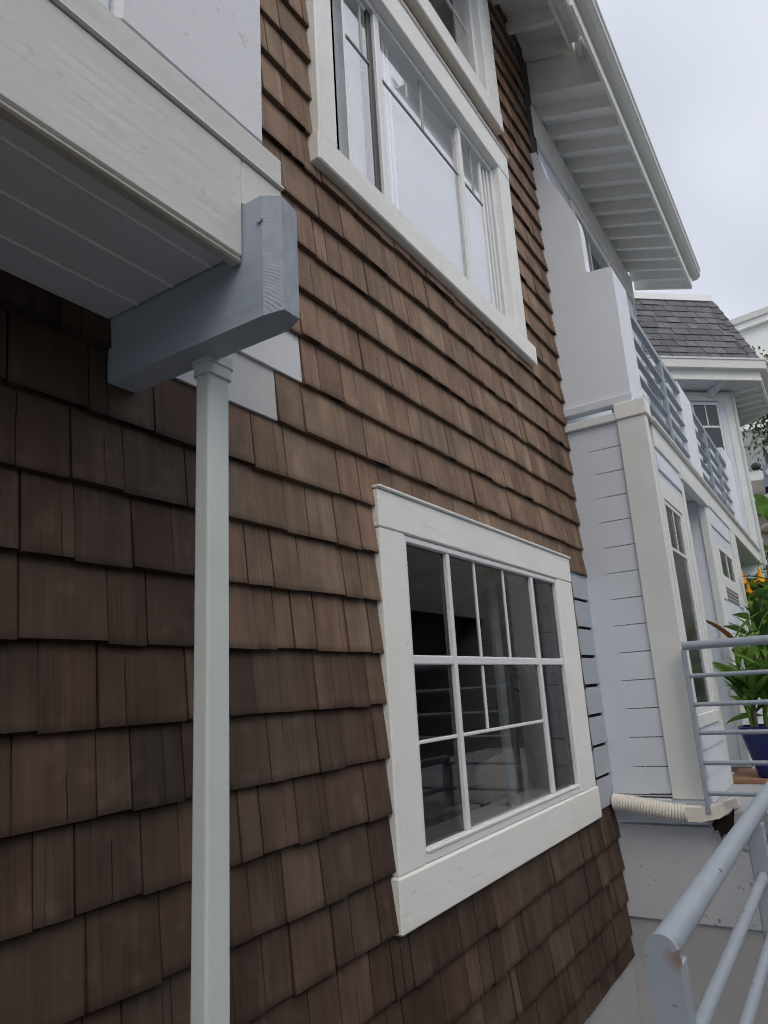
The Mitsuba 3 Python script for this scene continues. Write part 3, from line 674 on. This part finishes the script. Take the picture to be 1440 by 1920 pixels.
# ------------------------------------------------------------------ corrugated drain hose on the landing
DH = thing('drain_hose', 'cream corrugated drain hose lying along the foot of the grey siding', 'hose')
path = []
for i in range(240):
    t = i / 239
    x = .035 + .40 * t; z = -.690 - .045 * (3 * t * t - 2 * t ** 3)
    path.append((x, 4.425 - .012 * math.sin(t * 3), z))
rad = [.043 + .0055 * math.sin(i * 2 * math.pi / 9.6) for i in range(240)]
add('corrugated_pipe', tube(path, rad, 18), 'hose_cream', DH, smooth=25)
add('hose_cuff', hull([[x, y, z] for x in (.436, .515) for y in (4.385, 4.463) for z in (-.775, -.70)]), 'hose_cream', DH)
add('outlet_elbow', cat([hull([[.516, y, z] for y in (4.39, 4.46) for z in (-.772, -.705)] + [[.60, y, z] for y in (4.40, 4.47) for z in (-.755, -.685)]),
                         hull([[.601, y, z] for y in (4.40, 4.47) for z in (-.753, -.687)] + [[.69, y, z] for y in (4.47, 4.56) for z in (-.705, -.65)])]), 'hose_cream', DH)

add('rot_hole', prism_xz(Polygon([(.548, -.79), (.565, -.765), (.64, -.74), (.675, -.70), (.66, -.775), (.668, -.83), (.655, -.85), (.64, -.828), (.62, -.87), (.605, -.835), (.585, -.86), (.575, -.82), (.555, -.825)]), 4.4365, 4.4395), 'backing', G)
# ------------------------------------------------------------------ landing and ground
struct('landing', bx(.536, 2.6, 4.44, 8.30, -.835, -.722, .008), 'landing_paint')
struct('ground', (np.array([[-60, -60, -4.0], [60, -60, -4.0], [60, 12.5, -4.0], [-60, 12.5, -4.0]], float), np.array([[0, 1, 2], [0, 2, 3]])), 'concrete')
gx, gy = np.meshgrid(np.linspace(-40, 40, 81), np.concatenate([np.linspace(8.3, 34, 70), np.linspace(36, 300, 20)]), indexing='ij')
gz = np.interp(gy, [8.3, 9.5, 13, 16, 19, 22, 26, 60, 300], [-1.0, -.9, 1.4, 3.0, 4.15, 5.0, 6.2, 12, 20]) + .35 * (meshkit.fbm(np.stack([gx.ravel() * .8, gy.ravel() * .8, 0 * gx.ravel()], 1)).reshape(gx.shape) - .5)
nx, ny = gx.shape
ii, jj = np.meshgrid(np.arange(nx - 1), np.arange(ny - 1), indexing='ij')
q = np.stack([ii * ny + jj, (ii + 1) * ny + jj, (ii + 1) * ny + jj + 1, ii * ny + jj + 1], -1).reshape(-1, 4)
struct('hillside', (np.stack([gx.ravel(), gy.ravel(), gz.ravel()], 1), np.vstack([q[:, [0, 1, 2]], q[:, [0, 2, 3]]])), 'hill_soil')
def hz(x, y): return float(np.interp(y, gy[0], gz[np.argmin(abs(gx[:, 0] - x))]))
k = add('terracotta_tile', bx(.50, .80, 5.5, 6.1, -.7215, -.69, .004), 'tile_brown'); tag(k, 'brown terracotta tile on the landing under the blue pot', 'tile')

# ------------------------------------------------------------------ railings
R1 = thing('pipe_railing', 'grey painted pipe railing in the lower right foreground with rust at its end', 'railing')
XR, ZR = 1.002, -.434
def rail_tube(y0, y1, z, r, name): add(name, tube([(XR, y0, z), (XR, y0 + .01, z), (XR, (y0 + y1) / 2, z), (XR, y1 - .01, z), (XR, y1, z)], r, 24), 'rail_paint', R1, smooth=40)
rail_tube(1.3385, 4.30, ZR, .0240, 'top_rail')
for z in (-.608, -.762, -.916): rail_tube(1.3810, 4.28, z, .0145, 'rail')
ang_ = np.linspace(0, math.pi, 13)
add('post', prism_xz(Polygon([(.975, -1.75), (1.029, -1.75), (1.029, ZR + .004)] + [(XR + .0250 * math.cos(t), ZR + .0250 * math.sin(t)) for t in ang_[1:-1]] + [(.975, ZR + .004)]), 1.325, 1.338), 'rail_paint', R1)
add('post', bx(.976, 1.028, 1.3385, 1.3805, -1.75, ZR - .020, .003), 'rail_paint', R1)
for yy in (2.60, 4.26): add('post', bx(.975, 1.025, yy, yy + .05, -1.75, ZR - .024, .003), 'rail_paint', R1)
R2 = thing('pipe_railing', 'pale grey pipe railing with thin bars standing on the landing before the blue pot', 'railing')
YR = 4.40
add('top_rail', tube([(.548, YR, .165), (.6, YR, .165), (1.2, YR, .165), (1.9, YR, .165)], .0245, 20), 'rail_paint', R2, smooth=40)
for z in (-.003, -.160, -.312, -.470, -.628):
    add('bar', tube([(.565, YR, z), (.6, YR, z), (1.2, YR, z), (1.88, YR, z)], .0125, 14), 'rail_paint', R2, smooth=40)
for xx in (.553, 1.86): add('post', bx(xx - .014, xx + .010, YR - .018, YR + .018, -.73, .143, .003), 'rail_paint', R2)

# ------------------------------------------------------------------ plants
def leaf(L, w, bend=.3, fold=.25, n=7, tip=1.0, wave=0.0):
    """a leaf along +x with a bent midrib and raised halves"""
    t = np.linspace(0, 1, n)
    half = w * np.sin(np.pi * np.clip(t, 0.02, .995) ** tip) ** .8
    ang = -bend * t ** 1.3
    dx, dz = np.cos(ang), np.sin(ang)
    x = np.concatenate([[0], np.cumsum((dx[1:] + dx[:-1]) / 2)]) / (n - 1) * L; z = np.concatenate([[0], np.cumsum((dz[1:] + dz[:-1]) / 2)]) / (n - 1) * L
    wv = wave * np.sin(t * 23)
    v = np.concatenate([np.stack([x, -half, z + fold * half + wv], 1), np.stack([x, 0 * x, z], 1), np.stack([x, half, z + fold * half - wv], 1)])
    f = []
    for i in range(n - 1):
        for b in (0, n): f += [[b + i, b + i + 1, b + n + i + 1], [b + i, b + n + i + 1, b + n + i]]
    return v, np.array(f)
def place(vf, pos, yaw, pitch, roll=0):
    v, f = vf
    M = trimesh.transformations.euler_matrix(roll, -pitch, yaw, 'sxyz')[:3, :3]
    return trimesh.Trimesh(v @ M.T + np.asarray(pos), f, process=False)
pr = np.random.default_rng(11)
P0 = np.array([.775, 5.62, -.69])
k = thing('flower_pot', 'glossy dark blue ceramic pot on the landing behind the railing', 'pot')
add('bowl', lathe([(.001, 0), (.085, 0), (.095, .01), (.165, .30), (.172, .30), (.175, .33), (.160, .333), (.150, .29), (.12, .27)], P0, 40), 'blue_glaze', k, smooth=40)
add('soil', lathe([(.148, .285), (.08, .295), (.001, .30)], P0, 24), 'soil', k, smooth=True)
PL = thing('potted_plant', 'green plant with upright strap leaves growing in the blue pot', 'plant')
for i in range(9):
    a = pr.uniform(0, 6.28); b = P0 + [.08 * math.cos(a), .08 * math.sin(a), .29]
    h = pr.uniform(.30, .68); tip = b + [pr.normal(.02, .07), pr.normal(0, .05), h]
    add('stem', tube([b, (b + tip) / 2 + pr.normal(0, .01, 3), tip], [.012, .010, .006], 8), 'leaf_light' if i % 2 else 'bark', PL, smooth=True)
    for j in range(10):
        t = .3 + .7 * j / 9; p = b + (tip - b) * t
        add('leaf', place(leaf(pr.uniform(.22, .36), pr.uniform(.02, .032), .7, .35, 8), p, pr.uniform(0, 6.28), pr.uniform(.75, 1.4), pr.normal(0, .35)), ['leaf_mid', 'leaf_light', 'leaf_light', 'leaf_dark'][pr.integers(4)], PL, smooth=True)
add('leaf', place(leaf(.42, .05, .5, .4, 9), P0 + [-.04, 0, .80], 3.6, 1.0), 'dry_leaf', PL, smooth=True)
# rubber-leaved plant before the wall end
RP = thing('broadleaf_plant', 'dark glossy broad leaved plant in front of the wall end of the grey wing', 'plant')
for (bx0, by0, ht, nl) in ((.70, 6.25, 1.12, 12), (.74, 7.1, 1.36, 14), (.78, 8.0, 1.75, 16)):
    b = np.array([bx0, by0, -.72]); tp = b + [.02, .03, ht]
    add('stem', tube([b, (b + tp) / 2 + [.02, 0, 0], tp], [.018, .015, .008], 8), 'bark', RP, smooth=True)
    for j in range(nl):
        p = b + (tp - b) * (.35 + .65 * j / (nl - 1))
        add('leaf', place(leaf(pr.uniform(.20, .30), pr.uniform(.05, .07), .5, .2, 8), p, pr.uniform(0, 6.28), pr.uniform(-.1, .8), pr.normal(0, .3)), ['leaf_dark', 'leaf_dark', 'leaf_mid'][pr.integers(3)], RP, smooth=True)
# trumpet flower shrub
TS = thing('trumpet_shrub', 'leafy shrub with hanging orange trumpet flowers below the bay', 'shrub')
def foliage(n, c, s, L, w, ranr, fl=None):
    ms = []
    for _ in range(n):
        p = ranr.normal(0, 1, 3); p = p / np.linalg.norm(p) * ranr.uniform(.25, 1) ** .5
        ms.append(place(leaf(ranr.uniform(*L), ranr.uniform(*w), ranr.uniform(.2, .9), .25, 5), np.asarray(c) + p * s, ranr.uniform(0, 6.28), ranr.normal(-.1, .5), ranr.normal(0, .4)))
    return cat(ms)
for i, (m, n, c, s) in enumerate((('leaf_mid', 700, (.55, 11.0, .35), (.75, .8, 1.0)), ('leaf_light', 500, (.75, 10.6, .55), (.6, .7, .75)), ('leaf_light', 170, (.80, 8.8, .25), (.30, .4, .75)), ('leaf_mid', 170, (.84, 8.9, .3), (.32, .4, .85)), ('leaf_dark', 700, (.6, 11.8, .4), (1.2, .8, 1.5)))):
    kk = add('leaves', foliage(n, c, np.array(s), (.14, .26), (.03, .055), np.random.default_rng(40 + i)), m, TS, smooth=True)
    labels[kk] = {'label': 'mass of shrub leaves', 'kind': 'stuff'}
for a, b in (((.6, 11.1, -.95), (.5, 10.9, .9)), ((.65, 11.2, -.95), (.9, 10.8, 1.0)), ((.55, 11.2, -.95), (.3, 11.3, .8))):
    add('branch', tube([a, (np.array(a) + b) / 2 + [.05, 0, 0], b], [.03, .022, .01], 8), 'bark', TS, smooth=True)
def trumpet(p, s):
    a = np.arange(20) * 2 * np.pi / 20
    prof = [(.010, 0), (.018, -.05), (.022, -.10), (.040, -.15), (.075, -.185), (.085, -.19)]
    m = lathe([(r * s, z * s) for r, z in prof], p, 20)
    v = m.vertices; ang = np.arctan2(v[:, 1] - p[1], v[:, 0] - p[0]); rr_ = np.hypot(v[:, 1] - p[1], v[:, 0] - p[0])
    k_ = np.clip(rr_ / (.085 * s), 0, 1) ** 3 * .28 * np.cos(5 * ang)
    v[:, 0] += (v[:, 0] - p[0]) * k_; v[:, 1] += (v[:, 1] - p[1]) * k_; v[:, 2] -= .02 * s * k_ * 4
    return m
for p, s in (((.40, 9.75, 1.23), .85), ((.59, 9.80, 1.25), .95), ((.43, 9.9, 1.10), .75)):
    add('flower', trumpet(p, s), 'trumpet_orange', TS, smooth=40)
    add('flower_stalk', tube([np.array(p), np.array(p) + [.01, .03, .06], np.array(p) + [.03, .12, .10]], .005, 6), 'leaf_mid', TS)
# banana plant
BN = thing('banana_plant', 'banana plant with huge light green leaves beside the hillside rocks', 'plant')
add('trunk', tube([(.75, 13.2, hz(.75, 13.2) - .1), (.74, 13.2, 2.0), (.70, 13.25, 2.6)], [.13, .11, .07], 12), 'leaf_mid', BN, smooth=True)
for yaw, pit, L, p in ((2.75, 1.15, 1.5, (.70, 13.25, 2.2)), (2.2, .5, 1.3, (.70, 13.25, 2.5)), (0.6, .9, 1.6, (.72, 13.2, 2.5)), (4.2, .6, 1.4, (.72, 13.2, 2.4)), (3.3, .2, 1.1, (.7, 13.2, 1.9)), (5.3, .3, 1.2, (.74, 13.15, 2.0))):
    add('leaf', place(leaf(L, .21, 1.0, .35, 26, .9, .012), p, yaw, pit), 'leaf_banana', BN, smooth=True)
# tree at the upper right
TR = thing('tree', 'small leaved tree by the white hill house at the right edge', 'tree')
add('trunk', tube([(2.2, 15.0, 2.0), (2.15, 15, 3.6), (1.9, 15, 5.2)], [.14, .11, .06], 10), 'bark', TR, smooth=True)
tw = []
tr = np.random.default_rng(5)
for i in range(26):
    e = np.array([1.22, 15, 5.0]) + tr.normal(0, 1, 3) * [.30, .6, .45]
    add('limb', tube([(2.05, 15, 4.4), (np.array([2.0, 15, 4.6]) + e) / 2, e], [.03, .015, .006], 6), 'bark', TR)
    n = 260
    for _ in range(n):
        tw.append(place(leaf(tr.uniform(.07, .13), tr.uniform(.014, .026), .3, .2, 4), e + tr.normal(0, .2, 3), tr.uniform(0, 6.28), tr.normal(-.2, .6)))
kk = add('crown', cat(tw), 'leaf_tree', TR); labels[kk] = {'label': 'loose leaves of the crown', 'kind': 'stuff'}

# ------------------------------------------------------------------ background on the hill
FH = thing('hill_house', 'far white house with flat roof edge behind the bay roof on the hill', 'house')
add('wall', prism_xz(Polygon([(-6, 5), (8, 5), (8, 12.20), (-6, 11.02)]), 26.0, 32.0), 'far_white', FH)
add('roof', hull([[x, y, z] for x, za in ((-6.3, 10.75), (8.5, 12.0)) for y in (25.8, 32.5) for z in (za + .25, za + .62)]), 'far_white', FH)
add('roof_edge', hull([[x, y, z] for x, za in ((-6.35, 10.75), (8.55, 12.0)) for y in (25.72, 25.799) for z in (za + .48, za + .70)]), 'gutter_metal', FH)
wk = add('window', bx(-.55, .17, 25.95, 25.999, 9.95, 10.62, .005), 'far_white', FH)
add('pane', bx(-.48, .10, 25.93, 25.949, 10.02, 10.55, .002), 'window_blue', wk)
for x0 in (-.42, .32, 1.06): add('garage_panel', bx(x0, x0 + .68, 25.94, 25.999, 6.55, 7.9, .01), 'panel_grey', FH)
FE = thing('chain_link_fence', 'chain link fence on the hill in front of the white house', 'fence')
yF = 21.0
zf0, zf1 = hz(.5, yF) - .05, 6.42
add('top_rail', tube([(-3, yF, zf1), (0, yF, zf1), (4, yF, zf1 + .05)], .03, 8), 'wire_metal', FE, smooth=True)
for x in (-2.4, 0.9, 3.6): add('post', tube([(x, yF, zf0), (x, yF, zf1 + .05)], .03, 8), 'wire_metal', FE, smooth=True)
ws = []
for i in range(90):
    x = -3 + i * .09
    for sg in (1, -1):
        h = zf1 - zf0
        ws.append(tube([(x, yF + .006 * sg, zf0), (x + sg * h, yF + .006 * sg, zf1)], .004, 3, False))
kk = add('wire_mesh', cat(ws), 'wire_metal', FE); labels[kk] = {'label': 'diagonal wire mesh', 'kind': 'stuff'}
VH = thing('utility_vehicle', 'small blue grey open utility vehicle with round mirror parked on the hill', 'vehicle')
vx, vy, vz = .34, 19.0, hz(.5, 19.0)
def vb(x0, x1, y0, y1, z0, z1, b=.03): return bx(vx + x0, vx + x1, vy + y0, vy + y1, vz + z0, vz + z1, b)
add('body', cat([hull([[vx + x, vy + y, vz + z] for x, y, z in ((0, 0, .25), (1.3, 0, .25), (.04, .02, .80), (1.26, .02, .80), (0, 1.0, .25), (1.3, 1.0, .25), (.05, .9, .92), (1.25, .9, .92))]), vb(.02, 1.28, 1.0, 2.6, .25, .62)]), 'car_paint', VH)
add('seat', vb(.12, .62, 1.2, 1.7, .62, 1.15, .06), 'seat_cream', VH); add('seat', vb(.68, 1.18, 1.2, 1.7, .62, 1.15, .06), 'seat_cream', VH)
for x in (.10, 1.20):
    for y in (.35, 2.2):
        w_ = add('wheel', trimesh.creation.cylinder(.30, .20, sections=24, transform=trimesh.transformations.translation_matrix([vx + x, vy + y, vz + .28]) @ trimesh.transformations.rotation_matrix(math.pi / 2, [0, 1, 0])), 'tyre', VH, smooth=30)
add('grille', vb(.35, .95, -.02, -.001, .38, .62, .005), 'black_plastic', VH)
for x in (.17, 1.13): add('headlight', trimesh.creation.cylinder(.09, .05, sections=20, transform=trimesh.transformations.translation_matrix([vx + x, vy - .0, vz + .60]) @ trimesh.transformations.rotation_matrix(math.pi / 2, [1, 0, 0])), 'chrome', VH, smooth=30)
add('frame_bar', cat([tube([(vx + x, vy + .9, vz + .9), (vx + x, vy + 1.0, vz + 1.5), (vx + x, vy + 1.9, vz + 1.6), (vx + x, vy + 2.0, vz + .6)], .025, 8) for x in (.10, 1.20)]), 'black_plastic', VH, smooth=40)
mk = add('mirror', trimesh.creation.icosphere(3, .115), 'black_plastic', VH, smooth=True)
scene[mk]['to_world'] = mi.ScalarTransform4f().translate([vx - .13, vy + .5, vz + .93]).scale([1, .5, .9])
add('mirror_arm', tube([(vx - .13, vy + .5, vz + .93), (vx + .03, vy + .7, vz + .80)], .015, 6), 'black_plastic', VH)
kk = 0
rk = np.random.default_rng(9)
for (x, y, s, where) in ((.50, 17.0, .30, 'largest brown rock on the slope, just below the parked vehicle'), (.95, 16.6, .34, 'brown rock at the right edge, farthest right of the slope rocks'), (.38, 16.2, .22, 'brown rock on the slope between the vehicle and the banana leaves'), (.20, 17.4, .24, 'brown rock beside the bay wall, farthest left of the slope rocks'), (.55, 15.2, .2, 'smallest brown rock, lowest on the slope behind the banana plant')):
    m = trimesh.creation.icosphere(2, s); v = m.vertices
    v *= (1 + .5 * (meshkit.fbm(v * 4.0 + x * 7)[:, None] - .5)) * [1.2, 1, .75]
    kk = add('rock', trimesh.Trimesh(v + [x, y, hz(x, y) + s * .3], m.faces, process=False), 'rock_stone', smooth=30)
    tag(kk, where, 'rock', 'rocks on the hillside')
# house across the passage (behind and beside the camera; it shades the passage and shows in the panes)
NH = thing('neighbour_house', 'plain dark house across the narrow passage, outside the picture', 'house')
add('wall', bx(5.0, 11, -9, 26, -4.0, 1.3, .02), 'neighbour_paint', NH)
add('roof', hull([[4.6, -9.4, 1.301], [11.4, -9.4, 1.301], [4.6, 26.4, 1.301], [11.4, 26.4, 1.301], [8, -9.4, 2.6], [8, 26.4, 2.6]]), 'neighbour_paint', NH)
